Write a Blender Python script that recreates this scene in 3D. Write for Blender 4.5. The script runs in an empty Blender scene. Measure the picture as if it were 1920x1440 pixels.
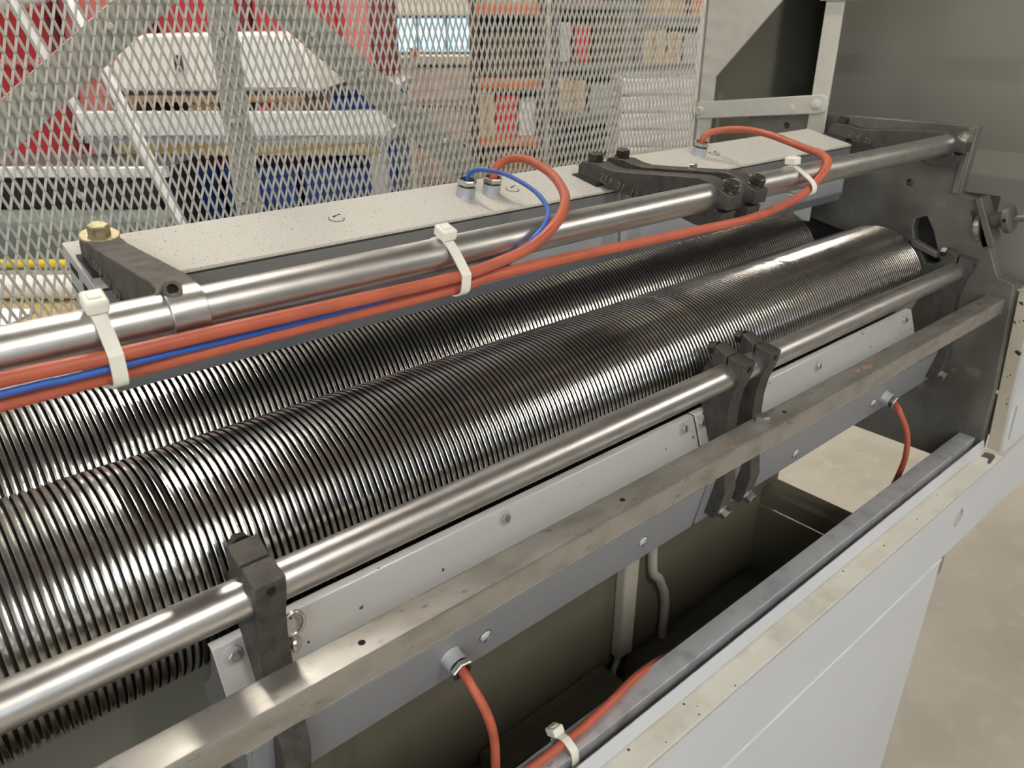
import bpy, bmesh, math, random
from mathutils import Vector, Matrix, Euler

random.seed(7)
S = bpy.context.scene
COL = S.collection
H = 1.5                                   # lens height above the workshop floor
YAW = math.radians(49.274)                # heading of the camera against the roller axis (+X)
PITCH = math.radians(25.134)

# ------------------------------------------------------------------ camera
cam = bpy.data.cameras.new('camera')
cam.sensor_width = 36.0
cam.lens = 36.0 * 1445.0 / 1920.0
cam.clip_start = 0.02
cam.clip_end = 60
cam.dof.use_dof = True
cam.dof.focus_distance = 0.78
cam.dof.aperture_fstop = 11.0
co = bpy.data.objects.new('camera', cam)
co.location = (0, 0, H)
co.rotation_euler = (math.pi / 2 - PITCH, 0, YAW - math.pi / 2)
COL.objects.link(co)
S.camera = co

# ------------------------------------------------------------------ world: daylight of the open hall side
w = bpy.data.worlds.new('hall_daylight')
S.world = w
w.use_nodes = True
bg = w.node_tree.nodes['Background']
bg.inputs[0].default_value = (0.80, 0.88, 1.0, 1)
bg.inputs[1].default_value = 0.16
S.view_settings.view_transform = 'Standard'
S.view_settings.look = 'None'
S.view_settings.gamma = 1
S.view_settings.use_curve_mapping = False
S.view_settings.exposure = 0.40
LAMP = 105.0                               # ceiling diffuser strength

# ------------------------------------------------------------------ material helpers
MATS = {}


def mat(name, color, rough=0.5, metal=0.0, noise=None, noise2=None, bump=None, rvar=0.0, emit=None, coat=0.0,
        stretch=None, trans=0.0, sss=0.0, specks=None):
    """noise / noise2 = (scale, other colour, low, high, detail) mottling; bump = (scale, strength)"""
    m = bpy.data.materials.new(name)
    m.use_nodes = True
    nt = m.node_tree
    N, L = nt.nodes, nt.links
    b = N['Principled BSDF']
    b.inputs['Base Color'].default_value = (*color, 1)
    b.inputs['Roughness'].default_value = rough
    b.inputs['Metallic'].default_value = metal
    if coat:
        b.inputs['Coat Weight'].default_value = coat
    if trans:
        b.inputs['Transmission Weight'].default_value = trans
    if sss:
        b.inputs['Subsurface Weight'].default_value = sss
        b.inputs['Subsurface Radius'].default_value = (0.004, 0.004, 0.003)
    if emit:
        b.inputs['Emission Color'].default_value = (*emit[0], 1)
        b.inputs['Emission Strength'].default_value = emit[1]
    geo = N.new('ShaderNodeNewGeometry')
    mp = N.new('ShaderNodeMapping')
    mp.inputs['Scale'].default_value = stretch or (1, 1, 1)
    L.new(geo.outputs['Position'], mp.inputs['Vector'])
    prev = None
    for nz in (noise, noise2):
        if not nz:
            continue
        sc, c2, lo, hi = nz[:4]
        t = N.new('ShaderNodeTexNoise')
        t.inputs['Scale'].default_value = sc
        t.inputs['Detail'].default_value = nz[4] if len(nz) > 4 else 4
        L.new(mp.outputs[0], t.inputs['Vector'])
        r = N.new('ShaderNodeMapRange')
        r.inputs['From Min'].default_value = lo
        r.inputs['From Max'].default_value = hi
        L.new(t.outputs['Fac'], r.inputs['Value'])
        mx = N.new('ShaderNodeMix')
        mx.data_type = 'RGBA'
        L.new(r.outputs[0], mx.inputs[0])
        if prev:
            L.new(prev, mx.inputs[6])
        else:
            mx.inputs[6].default_value = (*color, 1)
        mx.inputs[7].default_value = (*c2, 1)
        prev = mx.outputs[2]
    if specks:                            # (cells per metre, radius in cells, share of cells, colour)
        vo = N.new('ShaderNodeTexVoronoi')
        vo.inputs['Scale'].default_value = specks[0]
        L.new(geo.outputs['Position'], vo.inputs['Vector'])
        sp = N.new('ShaderNodeSeparateColor')
        L.new(vo.outputs['Color'], sp.inputs[0])
        gate = N.new('ShaderNodeMath')
        gate.operation = 'LESS_THAN'
        gate.inputs[1].default_value = specks[2]
        L.new(sp.outputs[0], gate.inputs[0])
        rad = N.new('ShaderNodeMath')
        rad.operation = 'MULTIPLY'
        rad.inputs[1].default_value = specks[1]
        L.new(sp.outputs[1], rad.inputs[0])
        near = N.new('ShaderNodeMath')
        near.operation = 'LESS_THAN'
        L.new(vo.outputs['Distance'], near.inputs[0])
        L.new(rad.outputs[0], near.inputs[1])
        both = N.new('ShaderNodeMath')
        both.operation = 'MULTIPLY'
        L.new(gate.outputs[0], both.inputs[0])
        L.new(near.outputs[0], both.inputs[1])
        mx = N.new('ShaderNodeMix')
        mx.data_type = 'RGBA'
        L.new(both.outputs[0], mx.inputs[0])
        if prev:
            L.new(prev, mx.inputs[6])
        else:
            mx.inputs[6].default_value = (*color, 1)
        mx.inputs[7].default_value = (*specks[3], 1)
        prev = mx.outputs[2]
    if prev:
        L.new(prev, b.inputs['Base Color'])
    if rvar:
        t = N.new('ShaderNodeTexNoise')
        t.inputs['Scale'].default_value = 60
        t.inputs['Detail'].default_value = 5
        L.new(mp.outputs[0], t.inputs['Vector'])
        r = N.new('ShaderNodeMapRange')
        r.inputs['To Min'].default_value = max(0.02, rough - rvar)
        r.inputs['To Max'].default_value = min(1, rough + rvar)
        r.inputs['From Min'].default_value = 0.3
        r.inputs['From Max'].default_value = 0.7
        L.new(t.outputs['Fac'], r.inputs['Value'])
        L.new(r.outputs[0], b.inputs['Roughness'])
    if bump:
        t = N.new('ShaderNodeTexNoise')
        t.inputs['Scale'].default_value = bump[0]
        t.inputs['Detail'].default_value = 3
        L.new(mp.outputs[0], t.inputs['Vector'])
        bp = N.new('ShaderNodeBump')
        bp.inputs['Strength'].default_value = bump[1]
        bp.inputs['Distance'].default_value = 0.001
        L.new(t.outputs['Fac'], bp.inputs['Height'])
        L.new(bp.outputs[0], b.inputs['Normal'])
    MATS[name] = m
    return m


# ------------------------------------------------------------------ mesh helpers
class MB:
    def __init__(s):
        s.v = []
        s.f = []

    def add(s, v, f):
        o = len(s.v)
        s.v += [tuple(p) for p in v]
        s.f += [tuple(i + o for i in q) for q in f]
        return s

    def box(s, x0, x1, y0, y1, z0, z1):
        v = [(x, y, z) for x in (x0, x1) for y in (y0, y1) for z in (z0, z1)]
        return s.add(v, [(0, 1, 3, 2), (4, 6, 7, 5), (0, 4, 5, 1), (2, 3, 7, 6), (0, 2, 6, 4), (1, 5, 7, 3)])

    def prism(s, prof, x0, x1):           # profile in (y, z), extruded along x
        n = len(prof)
        area = sum(prof[i][0] * prof[(i + 1) % n][1] - prof[(i + 1) % n][0] * prof[i][1] for i in range(n))
        if area < 0:
            prof = prof[::-1]
        v = [(x0, *p) for p in prof] + [(x1, *p) for p in prof]
        f = [tuple(range(n))[::-1], tuple(range(n, 2 * n))]
        f += [(i, (i + 1) % n, (i + 1) % n + n, i + n) for i in range(n)]
        return s.add(v, f)

    def frustum(s, p0, p1, r0, r1, n=24, cap=True, rot=0.0):
        p0, p1 = Vector(p0), Vector(p1)
        a = (p1 - p0).normalized()
        u = a.orthogonal().normalized()
        w_ = a.cross(u)
        v = []
        for p, r in ((p0, r0), (p1, r1)):
            for i in range(n):
                t = 2 * math.pi * i / n + rot
                v.append(p + (u * math.cos(t) + w_ * math.sin(t)) * r)
        f = [(i, (i + 1) % n, (i + 1) % n + n, i + n) for i in range(n)]
        if cap:
            f += [tuple(range(n))[::-1], tuple(range(n, 2 * n))]
        return s.add(v, f)

    def cyl(s, p0, p1, r, n=24):
        return s.frustum(p0, p1, r, r, n)

    def lathe(s, p0, axis, prof, n=32, close=False):   # prof = [(radius, offset along axis)]
        p0 = Vector(p0)
        a = Vector(axis).normalized()
        u = a.orthogonal().normalized()
        w_ = a.cross(u)
        v = []
        for r, h in prof:
            for i in range(n):
                t = 2 * math.pi * i / n
                v.append(p0 + a * h + (u * math.cos(t) + w_ * math.sin(t)) * r)
        m = len(prof)
        f = []
        for k in range(m if close else m - 1):
            k2 = (k + 1) % m
            f += [(k * n + i, k * n + (i + 1) % n, k2 * n + (i + 1) % n, k2 * n + i) for i in range(n)]
        if not close:
            f += [tuple(range(n))[::-1], tuple(range((m - 1) * n, m * n))]
        return s.add(v, f)

    def tube(s, pts, r, n=12, closed=False, prof=None, ups=None):
        pts = [Vector(p) for p in pts]
        m = len(pts)
        rings = []
        up = None
        for i, p in enumerate(pts):
            if closed:
                t = pts[(i + 1) % m] - pts[i - 1]
            else:
                t = pts[min(i + 1, m - 1)] - pts[max(i - 1, 0)]
            t.normalize()
            if up is None:
                up = t.orthogonal().normalized()
            if ups:
                up = Vector(ups)
            up = (up - t * up.dot(t)).normalized()
            sd = t.cross(up)
            if prof:
                rings.append([p + sd * a + up * b for a, b in prof])
            else:
                rings.append([p + (sd * math.cos(2 * math.pi * k / n) + up * math.sin(2 * math.pi * k / n)) * r for k in range(n)])
        k = len(rings[0])
        v = [q for r_ in rings for q in r_]
        f = []
        for i in range(m if closed else m - 1):
            j = (i + 1) % m
            f += [(i * k + a, i * k + (a + 1) % k, j * k + (a + 1) % k, j * k + a) for a in range(k)]
        if not closed:
            f += [tuple(range(k))[::-1], tuple(range((m - 1) * k, m * k))]
        return s.add(v, f)


def spline(pts, per=10):
    """Catmull-Rom through the points"""
    P = [Vector(p) for p in pts]
    P = [P[0] * 2 - P[1]] + P + [P[-1] * 2 - P[-2]]
    out = []
    for i in range(1, len(P) - 2):
        a, b, c, d = P[i - 1], P[i], P[i + 1], P[i + 2]
        for k in range(per):
            t = k / per
            out.append(0.5 * ((2 * b) + (c - a) * t + (2 * a - 5 * b + 4 * c - d) * t * t + (3 * b - a - 3 * c + d) * t ** 3))
    out.append(P[-2])
    return out


def sheet(outline, holes, x0, x1):
    """a plate in the (y, z) plane with real holes, thick along x"""
    bm = bmesh.new()
    for loop in [outline] + holes:
        vs = [bm.verts.new((x0, *p)) for p in loop]
        for i in range(len(vs)):
            bm.edges.new((vs[i], vs[(i + 1) % len(vs)]))
    bmesh.ops.triangle_fill(bm, edges=bm.edges[:], use_beauty=True)
    g = bmesh.ops.extrude_face_region(bm, geom=bm.faces[:])
    for e in g['geom']:
        if isinstance(e, bmesh.types.BMVert):
            e.co.x = x1
    bmesh.ops.recalc_face_normals(bm, faces=bm.faces[:])
    mb = MB()
    bm.verts.index_update()
    mb.add([tuple(v.co) for v in bm.verts], [tuple(v.index for v in f.verts) for f in bm.faces])
    bm.free()
    return mb


def circle(cy, cz, r, n=24):
    return [(cy + r * math.cos(2 * math.pi * i / n), cz + r * math.sin(2 * math.pi * i / n)) for i in range(n)]


FRAMES = {'m': (Matrix.Identity(3), H), 'b': (Matrix.Rotation(YAW - math.pi / 2, 3, 'Z'), 0.0)}
ORG = {}


def _place(o, origin, frame, parent):
    rot, dz = FRAMES[frame]
    if parent is None:
        o.location = rot @ Vector(origin) + Vector((0, 0, dz))
        o.rotation_euler = rot.to_euler()
    else:
        o.parent = parent
        o.location = Vector(origin) - Vector(ORG[parent.name])
    ORG[o.name] = tuple(origin)


def tag(o, label=None, cat=None, group=None, kind=None):
    if label:
        o['label'] = label
    if cat:
        o['category'] = cat
    if group:
        o['group'] = group
    if kind:
        o['kind'] = kind
    return o


def thing(name, origin, label, cat, group=None, frame='m'):
    o = bpy.data.objects.new(name, None)
    o.empty_display_size = 0.05
    COL.objects.link(o)
    _place(o, origin, frame, None)
    return tag(o, label, cat, group)


def mk(name, mb, m, parent=None, label=None, cat=None, group=None, kind=None, bevel=0.0, smooth=40, frame='m', seg=2):
    xs, ys, zs = zip(*mb.v)
    o0 = ((min(xs) + max(xs)) / 2, (min(ys) + max(ys)) / 2, min(zs))
    me = bpy.data.meshes.new(name)
    me.from_pydata([(x - o0[0], y - o0[1], z - o0[2]) for x, y, z in mb.v], [], mb.f)
    me.update()
    if smooth:
        for p in me.polygons:
            p.use_smooth = True
        me.set_sharp_from_angle(angle=math.radians(smooth))
    me.materials.append(MATS[m])
    o = bpy.data.objects.new(name, me)
    COL.objects.link(o)
    _place(o, o0, frame, parent)
    if bevel:
        b = o.modifiers.new('edge', 'BEVEL')
        b.width = bevel
        b.segments = seg
        b.limit_method = 'ANGLE'
        b.angle_limit = math.radians(35)
        b.harden_normals = False
    return tag(o, label, cat, group, kind)


def dup(o, origin, parent=None, frame='m'):
    c = o.copy()
    COL.objects.link(c)
    _place(c, origin, frame, parent)
    return c


# ------------------------------------------------------------------ materials
mat('polished_steel', (0.58, 0.57, 0.55), 0.36, 1.0, noise=(130, (0.46, 0.445, 0.42), 0.45, 0.75, 6), stretch=(0.3, 1, 1))
mat('ring_steel', (0.57, 0.555, 0.53), 0.20, 1.0, noise=(160, (0.46, 0.44, 0.405), 0.45, 0.75, 3), stretch=(0.25, 1, 1))
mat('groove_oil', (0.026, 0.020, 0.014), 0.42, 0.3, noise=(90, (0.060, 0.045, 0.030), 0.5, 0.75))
mat('cast_iron', (0.088, 0.080, 0.071), 0.52, 0.45, noise=(90, (0.054, 0.048, 0.042), 0.45, 0.72), noise2=(420, (0.14, 0.128, 0.112), 0.58, 0.75), bump=(900, 0.5), rvar=0.1)
mat('cast_edge', (0.17, 0.15, 0.13), 0.5, 0.5, bump=(700, 0.3))
mat('bolt_dark', (0.07, 0.062, 0.052), 0.38, 0.8, noise=(200, (0.14, 0.12, 0.09), 0.55, 0.75))
mat('bolt_zinc', (0.62, 0.60, 0.56), 0.30, 1.0, noise=(250, (0.38, 0.35, 0.30), 0.55, 0.8))
mat('bolt_yellow', (0.42, 0.36, 0.22), 0.45, 0.7, noise=(260, (0.24, 0.19, 0.11), 0.5, 0.7))
mat('silver_paint', (0.27, 0.27, 0.28), 0.46, 0.25, noise=(700, (0.24, 0.24, 0.25), 0.45, 0.6), bump=(1200, 0.12))
mat('silver_sheet', (0.45, 0.46, 0.475), 0.44, 0.25, noise=(700, (0.41, 0.42, 0.435), 0.45, 0.6), bump=(1200, 0.10))
mat('silver_dusty', (0.60, 0.58, 0.53), 0.60, 0.05, noise=(900, (0.53, 0.50, 0.44), 0.50, 0.62), specks=(400, 0.34, 0.26, (0.17, 0.14, 0.10)), bump=(1200, 0.10))
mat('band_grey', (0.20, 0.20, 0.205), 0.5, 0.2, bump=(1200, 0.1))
mat('white_sheet', (0.58, 0.58, 0.58), 0.32, 0.30, rvar=0.03, specks=(120, 0.28, 0.10, (0.10, 0.09, 0.08)), bump=(1400, 0.05))
mat('machined_bar', (0.45, 0.435, 0.405), 0.40, 0.85, noise=(45, (0.33, 0.31, 0.275), 0.46, 0.72, 8), noise2=(120, (0.21, 0.18, 0.145), 0.64, 0.76, 5), rvar=0.10, stretch=(0.5, 1, 1), bump=(600, 0.12))
mat('rail_steel', (0.56, 0.57, 0.60), 0.48, 0.55, noise=(40, (0.38, 0.385, 0.405), 0.5, 0.75, 6), noise2=(36, (0.18, 0.12, 0.10), 0.69, 0.75), rvar=0.1, bump=(500, 0.15))
mat('plate_steel', (0.20, 0.19, 0.165), 0.50, 0.45, noise=(9, (0.115, 0.105, 0.088), 0.42, 0.65, 6), noise2=(30, (0.25, 0.235, 0.205), 0.62, 0.8), bump=(400, 0.1))
mat('cable_red', (0.47, 0.105, 0.055), 0.46, 0.0, noise=(35, (0.40, 0.088, 0.045), 0.45, 0.65), noise2=(180, (0.14, 0.05, 0.03), 0.72, 0.76), bump=(300, 0.06))
mat('cable_blue', (0.030, 0.105, 0.42), 0.42, 0.0, bump=(200, 0.05))
mat('nylon', (0.80, 0.77, 0.68), 0.45, 0.0, sss=0.25)
mat('rubber_black', (0.015, 0.014, 0.013), 0.6)
mat('hole_black', (0.006, 0.005, 0.005), 0.8)
mat('cream_paint', (0.575, 0.585, 0.605), 0.42, 0.0, noise=(3, (0.54, 0.55, 0.57), 0.4, 0.7), bump=(500, 0.05))
mat('cream_dirty', (0.68, 0.655, 0.58), 0.5, 0.0, noise=(26, (0.57, 0.53, 0.43), 0.50, 0.74, 6), specks=(110, 0.22, 0.22, (0.10, 0.08, 0.05)))
mat('chipped_paint', (0.50, 0.45, 0.35), 0.55, 0.0, noise=(24, (0.44, 0.39, 0.29), 0.45, 0.65), noise2=(60, (0.025, 0.018, 0.014), 0.64, 0.66, 3))
mat('mesh_paint', (0.50, 0.475, 0.41), 0.5, 0.0, noise=(60, (0.42, 0.395, 0.335), 0.5, 0.7))
mat('frame_paint', (0.58, 0.555, 0.485), 0.55, 0.0, noise=(50, (0.54, 0.515, 0.445), 0.45, 0.7), bump=(160, 0.4))
mat('cabinet_grey', (0.215, 0.20, 0.168), 0.55, 0.0, noise=(2.5, (0.195, 0.18, 0.15), 0.4, 0.7))
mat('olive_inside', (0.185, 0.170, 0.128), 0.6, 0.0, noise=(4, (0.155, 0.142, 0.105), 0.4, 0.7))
mat('gasket', (0.035, 0.032, 0.03), 0.7)
mat('rust', (0.26, 0.12, 0.07), 0.8, 0.0, noise=(260, (0.36, 0.30, 0.25), 0.45, 0.60))
mat('concrete', (0.40, 0.37, 0.31), 0.55, 0.0, noise=(2.6, (0.33, 0.30, 0.245), 0.40, 0.65, 8), noise2=(14, (0.44, 0.41, 0.355), 0.52, 0.85, 8), rvar=0.05)
mat('hall_wall', (0.66, 0.63, 0.55), 0.8)
mat('hall_ceiling', (0.16, 0.16, 0.155), 0.9)
mat('lamp_on', (1, 1, 1), 0.5, emit=((1.0, 0.935, 0.83), LAMP))
mat('lamp_body', (0.6, 0.6, 0.6), 0.5)
mat('window_sky', (0.4, 0.6, 0.8), 0.2, emit=((0.46, 0.74, 1.0), 0.85))
mat('window_day', (0.6, 0.7, 0.8), 0.2, emit=((0.68, 0.83, 1.0), 3.0))
mat('cabinet_cream', (0.78, 0.74, 0.62), 0.6)
mat('dark_frame', (0.04, 0.04, 0.045), 0.5)
mat('red_paint', (0.50, 0.028, 0.035), 0.42, noise=(3, (0.40, 0.02, 0.028), 0.4, 0.7))
mat('red_dark', (0.17, 0.012, 0.016), 0.5)
mat('red_pale', (0.62, 0.17, 0.16), 0.5)
mat('white_plastic', (0.72, 0.68, 0.64), 0.45)
mat('white_gloss', (0.70, 0.70, 0.70), 0.35)
mat('grey_metal', (0.46, 0.46, 0.48), 0.4, 0.4)
mat('wood', (0.30, 0.17, 0.085), 0.75, noise=(25, (0.19, 0.10, 0.05), 0.4, 0.7), stretch=(0.2, 1, 1))
mat('wood_pale', (0.46, 0.33, 0.14), 0.7, noise=(25, (0.36, 0.25, 0.10), 0.4, 0.7))
mat('blue_crate', (0.010, 0.055, 0.24), 0.45)
mat('black_panel', (0.020, 0.017, 0.016), 0.4)
mat('green_cloth', (0.13, 0.155, 0.145), 0.85, bump=(160, 0.6))
mat('yellow', (0.62, 0.46, 0.03), 0.5)
mat('cardboard', (0.48, 0.335, 0.19), 0.8, noise=(9, (0.40, 0.28, 0.15), 0.4, 0.7))
mat('cardboard_pale', (0.66, 0.50, 0.31), 0.8)
mat('brown_dark', (0.10, 0.065, 0.04), 0.8)
mat('orange_beam', (0.60, 0.16, 0.05), 0.5)
mat('rack_grey', (0.16, 0.16, 0.16), 0.5)
mat('red_box', (0.62, 0.03, 0.04), 0.5)
mat('paper', (0.80, 0.80, 0.82), 0.7)
mat('film_white', (0.66, 0.65, 0.62), 0.35)

# ================================================================== THE SETTING
fl = MB().box(-9, 13, -7, 15, -0.06, 0.0)
mk('floor', fl, 'concrete', frame='b', kind='structure', label='pale worn concrete workshop floor', smooth=0)
wb = MB().box(-7, 10, 9.6, 9.75, 0, 5.2)
back_wall = mk('wall_back', wb, 'hall_wall', frame='b', kind='structure', label='cream hall wall far behind the mesh guard', smooth=0)
ce = MB().box(-9, 13, -7, 15, 5.2, 5.3)
mk('ceiling', ce, 'hall_ceiling', frame='b', kind='structure', label='dull grey workshop ceiling', smooth=0)

# strip window on the back wall
win = bpy.data.objects.new('window_1', None)
COL.objects.link(win)
_place(win, (-0.9, 9.55, 1.2), 'b', None)
tag(win, 'pale blue strip window in the cream back wall', None, None, 'structure')
for k in range(3):
    x0 = -1.40 + k * 0.33
    mk('pane', MB().box(x0 + 0.012, x0 + 0.318, 9.56, 9.575, 1.20, 1.54), 'window_sky', win, frame='b', smooth=0)
mk('window_frame', MB().box(-1.43, -0.38, 9.54, 9.598, 1.165, 1.195).box(-1.43, -0.38, 9.54, 9.598, 1.545, 1.575)
   .box(-1.43, -1.395, 9.54, 9.598, 1.195, 1.545).box(-0.412, -0.38, 9.54, 9.598, 1.195, 1.545)
   .box(-1.079, -1.061, 9.54, 9.598, 1.195, 1.545).box(-0.749, -0.731, 9.54, 9.598, 1.195, 1.545), 'dark_frame', win, frame='b', smooth=0)
mk('window_sill', MB().box(-1.47, -0.34, 9.44, 9.54, 1.13, 1.165), 'hall_wall', win, frame='b', smooth=0)

# ceiling lamps: long LED battens running across the machine
proto = None
ROWS = {-2.6: 'in the row behind the camera', 2.3: 'in the row beyond the mesh guard', 7.0: 'in the row nearest the back wall'}
COLS = {-3.0: 'left', 0.75: 'middle', 4.5: 'right'}
bz = 2.2
for y in ROWS:
    for x in COLS:
        if proto is None:
            proto = t = thing('ceiling_lamp', (x, y, bz), '', 'lamp', 'LED battens hanging under the hall ceiling')
            body = mk('housing', MB().box(x - 0.06, x + 0.06, y - 0.95, y + 0.95, bz, bz + 0.05), 'lamp_body', proto, smooth=0)
            dif = mk('diffuser', MB().box(x - 0.045, x + 0.045, y - 0.93, y + 0.93, bz - 0.022, bz - 0.001), 'lamp_on', proto, smooth=0)
            wires = mk('hanger', MB().cyl((x, y - 0.8, bz + 0.05), (x, y - 0.8, 3.699), 0.004, 8).cyl((x, y + 0.8, bz + 0.05), (x, y + 0.8, 3.699), 0.004, 8), 'lamp_body', proto)
            p0 = (x, y)
        else:
            dx, dy = x - p0[0], y - p0[1]
            t = dup(proto, (x, y, bz))
            for part in (body, dif, wires):
                ox, oy, oz = ORG[part.name]
                dup(part, (ox + dx, oy + dy, oz), t)
        t['label'] = 'long warm LED batten under the ceiling, %s one %s' % (COLS[x], ROWS[y])

# camera-side wall with a row of daylight windows
mk('wall_front', MB().box(-7, 10, -5.2, -5.05, 0, 5.2), 'hall_wall', frame='b', kind='structure', label='cream hall wall behind the camera', smooth=0)
for k in range(4):
    x0 = -4.6 + k * 2.4
    wn_ = bpy.data.objects.new('window_%d' % (k + 2), None)
    COL.objects.link(wn_)
    _place(wn_, (x0 + 1, -5.0, 1.9), 'b', None)
    tag(wn_, 'daylight window behind the camera, number %d from the left' % (k + 1), None, None, 'structure')
    mk('pane', MB().box(x0, x0 + 2.0, -5.045, -5.03, 1.9, 3.4), 'window_day', wn_, frame='b', smooth=0)
    mk('window_frame', MB().box(x0 - .06, x0 + 2.06, -5.049, -4.99, 1.84, 1.9).box(x0 - .06, x0 + 2.06, -5.049, -4.99, 3.4, 3.46).box(x0 - .06, x0, -5.049, -4.99, 1.9, 3.4)
       .box(x0 + 2.0, x0 + 2.06, -5.049, -4.99, 1.9, 3.4).box(x0 + .97, x0 + 1.03, -5.029, -4.99, 1.9, 3.4), 'lamp_body', wn_, frame='b', smooth=0)

# ================================================================== ROLLERS
RY, RZ, RR = 0.590, -0.4125, 0.0934
DY = 0.784
XE = 1.350


def ring_mb(x, cy, cz):
    r0, r1 = 0.0880, RR
    wd = 0.0040
    prof = [(r0, 0.0), (r1 - 0.0006, 0.0), (r1 - 0.0001, 0.0006), (r1, wd / 2), (r1 - 0.0001, wd - 0.0006), (r1 - 0.0006, wd), (r0, wd)]
    return MB().lathe((x, cy, cz), (1, 0, 0), prof, 96, close=True)


def roller(cy, x_start, PITCHX, label):
    t = thing('grooved_roller', ((x_start + XE) / 2, cy, RZ - RR), label, 'roller', 'pair of grooved steel rollers')
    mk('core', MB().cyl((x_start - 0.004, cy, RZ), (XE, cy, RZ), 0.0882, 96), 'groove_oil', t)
    mk('shaft', MB().cyl((XE, cy, RZ), (1.44, cy, RZ), 0.030, 32), 'plate_steel', t)
    n = int((XE - x_start) / PITCHX)
    xr = XE - n * PITCHX
    first = mk('ring', ring_mb(xr, cy, RZ), 'ring_steel', t, smooth=35)
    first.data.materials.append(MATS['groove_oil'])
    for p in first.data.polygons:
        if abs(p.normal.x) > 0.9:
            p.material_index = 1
    ox, oy, oz = ORG[first.name]
    for k in range(1, n):
        dup(first, (ox + k * PITCHX, oy, oz), t)
    return t


roller(RY, -0.24, 0.00627, 'large grooved steel roller in front, just behind the lower round rod')
roller(DY, -0.16, 0.00658, 'darker grooved steel roller at the back, half hidden under the upper heater boxes')

# ================================================================== ROUND RODS
AY, AZ = 0.508, -0.174
BY, BZ = 0.4497, -0.368


def rod(y, z, x0, x1, label):
    m = MB().lathe((x0, y, z), (1, 0, 0), [(0.0135, 0), (0.015, 0.0015), (0.015, x1 - x0 - 0.0015), (0.0135, x1 - x0)], 40)
    return mk('round_rod', m, 'polished_steel', None, label, 'rod', 'round carrier rods', smooth=35)


rod(AY, AZ, -0.50, 1.372, 'upper round steel rod carrying the orange cables in front of the heater boxes')
rod(BY, BZ, -0.50, 1.372, 'lower round steel rod running in front of the large grooved roller')


mk('guide_tube', MB().cyl((-.35, .930, -.3720), (.150, .930, -.3720), .018, 32), 'polished_steel', None, 'short bright steel tube glimpsed behind the rear roller at the left edge', 'tube')


# ================================================================== BOLTS
def hex_bolt(parent, p, axis, af, h, m='bolt_dark', washer=None, name='bolt', wm=None):
    a = Vector(axis).normalized()
    p = Vector(p)
    wt = 0.0
    if washer:
        wt = washer[1]
    r = af / math.sqrt(3)
    mb = MB().lathe(p + a * wt, a, [(r * 0.98, 0), (r, 0.0002), (r, h - af * 0.06), (r * 0.86, h)], 6)
    o = mk(name, mb, m, parent, smooth=20)
    if washer:
        mk('washer', MB().lathe(p, a, [(washer[0], 0), (washer[0], wt * 0.7), (washer[0] - wt * 0.3, wt)], 32), wm or m, o, smooth=30)
    return o


def domed_screw(parent, p, axis, r, m='silver_paint', slot=(1, 0, 0)):
    a = Vector(axis).normalized()
    o = mk('screw', MB().lathe(p, a, [(r, 0), (r * 0.96, r * 0.16), (r * 0.8, r * 0.34), (r * 0.45, r * 0.46), (r * 0.1, r * 0.5)], 24), m, parent, smooth=60)
    mk('rim_gap', MB().lathe(Vector(p) - a * 0.0002, a, [(r * 1.10, 0), (r * 1.10, 0.0005)], 24), 'gasket', o, smooth=0)
    s = Vector(slot).normalized()
    q = Vector(p) + a * r * 0.40
    t = a.cross(s)
    v = []
    for i in (-1, 1):
        for j in (-1, 1):
            for k in (0, 1):
                v.append(q + s * i * r * 0.8 + t * j * r * 0.09 + a * k * r * 0.13)
    mk('slot', MB().add(v, [(0, 1, 3, 2), (4, 6, 7, 5), (0, 4, 5, 1), (2, 3, 7, 6), (0, 2, 6, 4), (1, 5, 7, 3)]), 'gasket', o, smooth=0)
    return o


# ================================================================== UPPER ARMS
ARM_A = [(.7078, -.1753), (.7064, -.164), (.7015, -.1590), (.676, -.1590), (.664, -.1622), (.645, -.1640), (.620, -.1622), (.560, -.1576),
         (.5213, -.1547), (.510, -.1565), (.4789, -.1697), (.4802, -.1848), (.4945, -.1832), (.4945, -.1872), (.4850, -.1886), (.4900, -.2055),
         (.5037, -.2077), (.5225, -.2065), (.545, -.2015), (.580, -.1955), (.6065, -.1915), (.658, -.1850), (.664, -.1815), (.6838, -.1806)]


def text_on(parent, body, x, y, z, ang, size, m):
    cu = bpy.data.curves.new('casting_number', 'FONT')
    cu.body = body
    cu.size = size
    cu.extrude = 0.0011
    cu.bevel_depth = 0.0003
    cu.space_character = 1.15
    cu.materials.append(MATS[m])
    tmp = bpy.data.objects.new('casting_number', cu)
    COL.objects.link(tmp)
    bpy.context.view_layer.update()
    me = bpy.data.meshes.new_from_object(tmp.evaluated_get(bpy.context.evaluated_depsgraph_get()))
    bpy.data.objects.remove(tmp)
    bpy.data.curves.remove(cu)
    me.materials.clear()
    me.materials.append(MATS[m])
    o = bpy.data.objects.new('casting_number', me)
    COL.objects.link(o)
    ex = Vector((0, -math.cos(ang), math.sin(ang)))
    ey = Vector((0, math.sin(ang), math.cos(ang)))
    ez = Vector((-1, 0, 0))
    M = Matrix((ex, ey, ez)).transposed()
    o.parent = parent
    o.rotation_euler = M.to_euler()
    o.location = Vector((x, y, z)) - Vector(ORG[parent.name])
    return o


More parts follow.
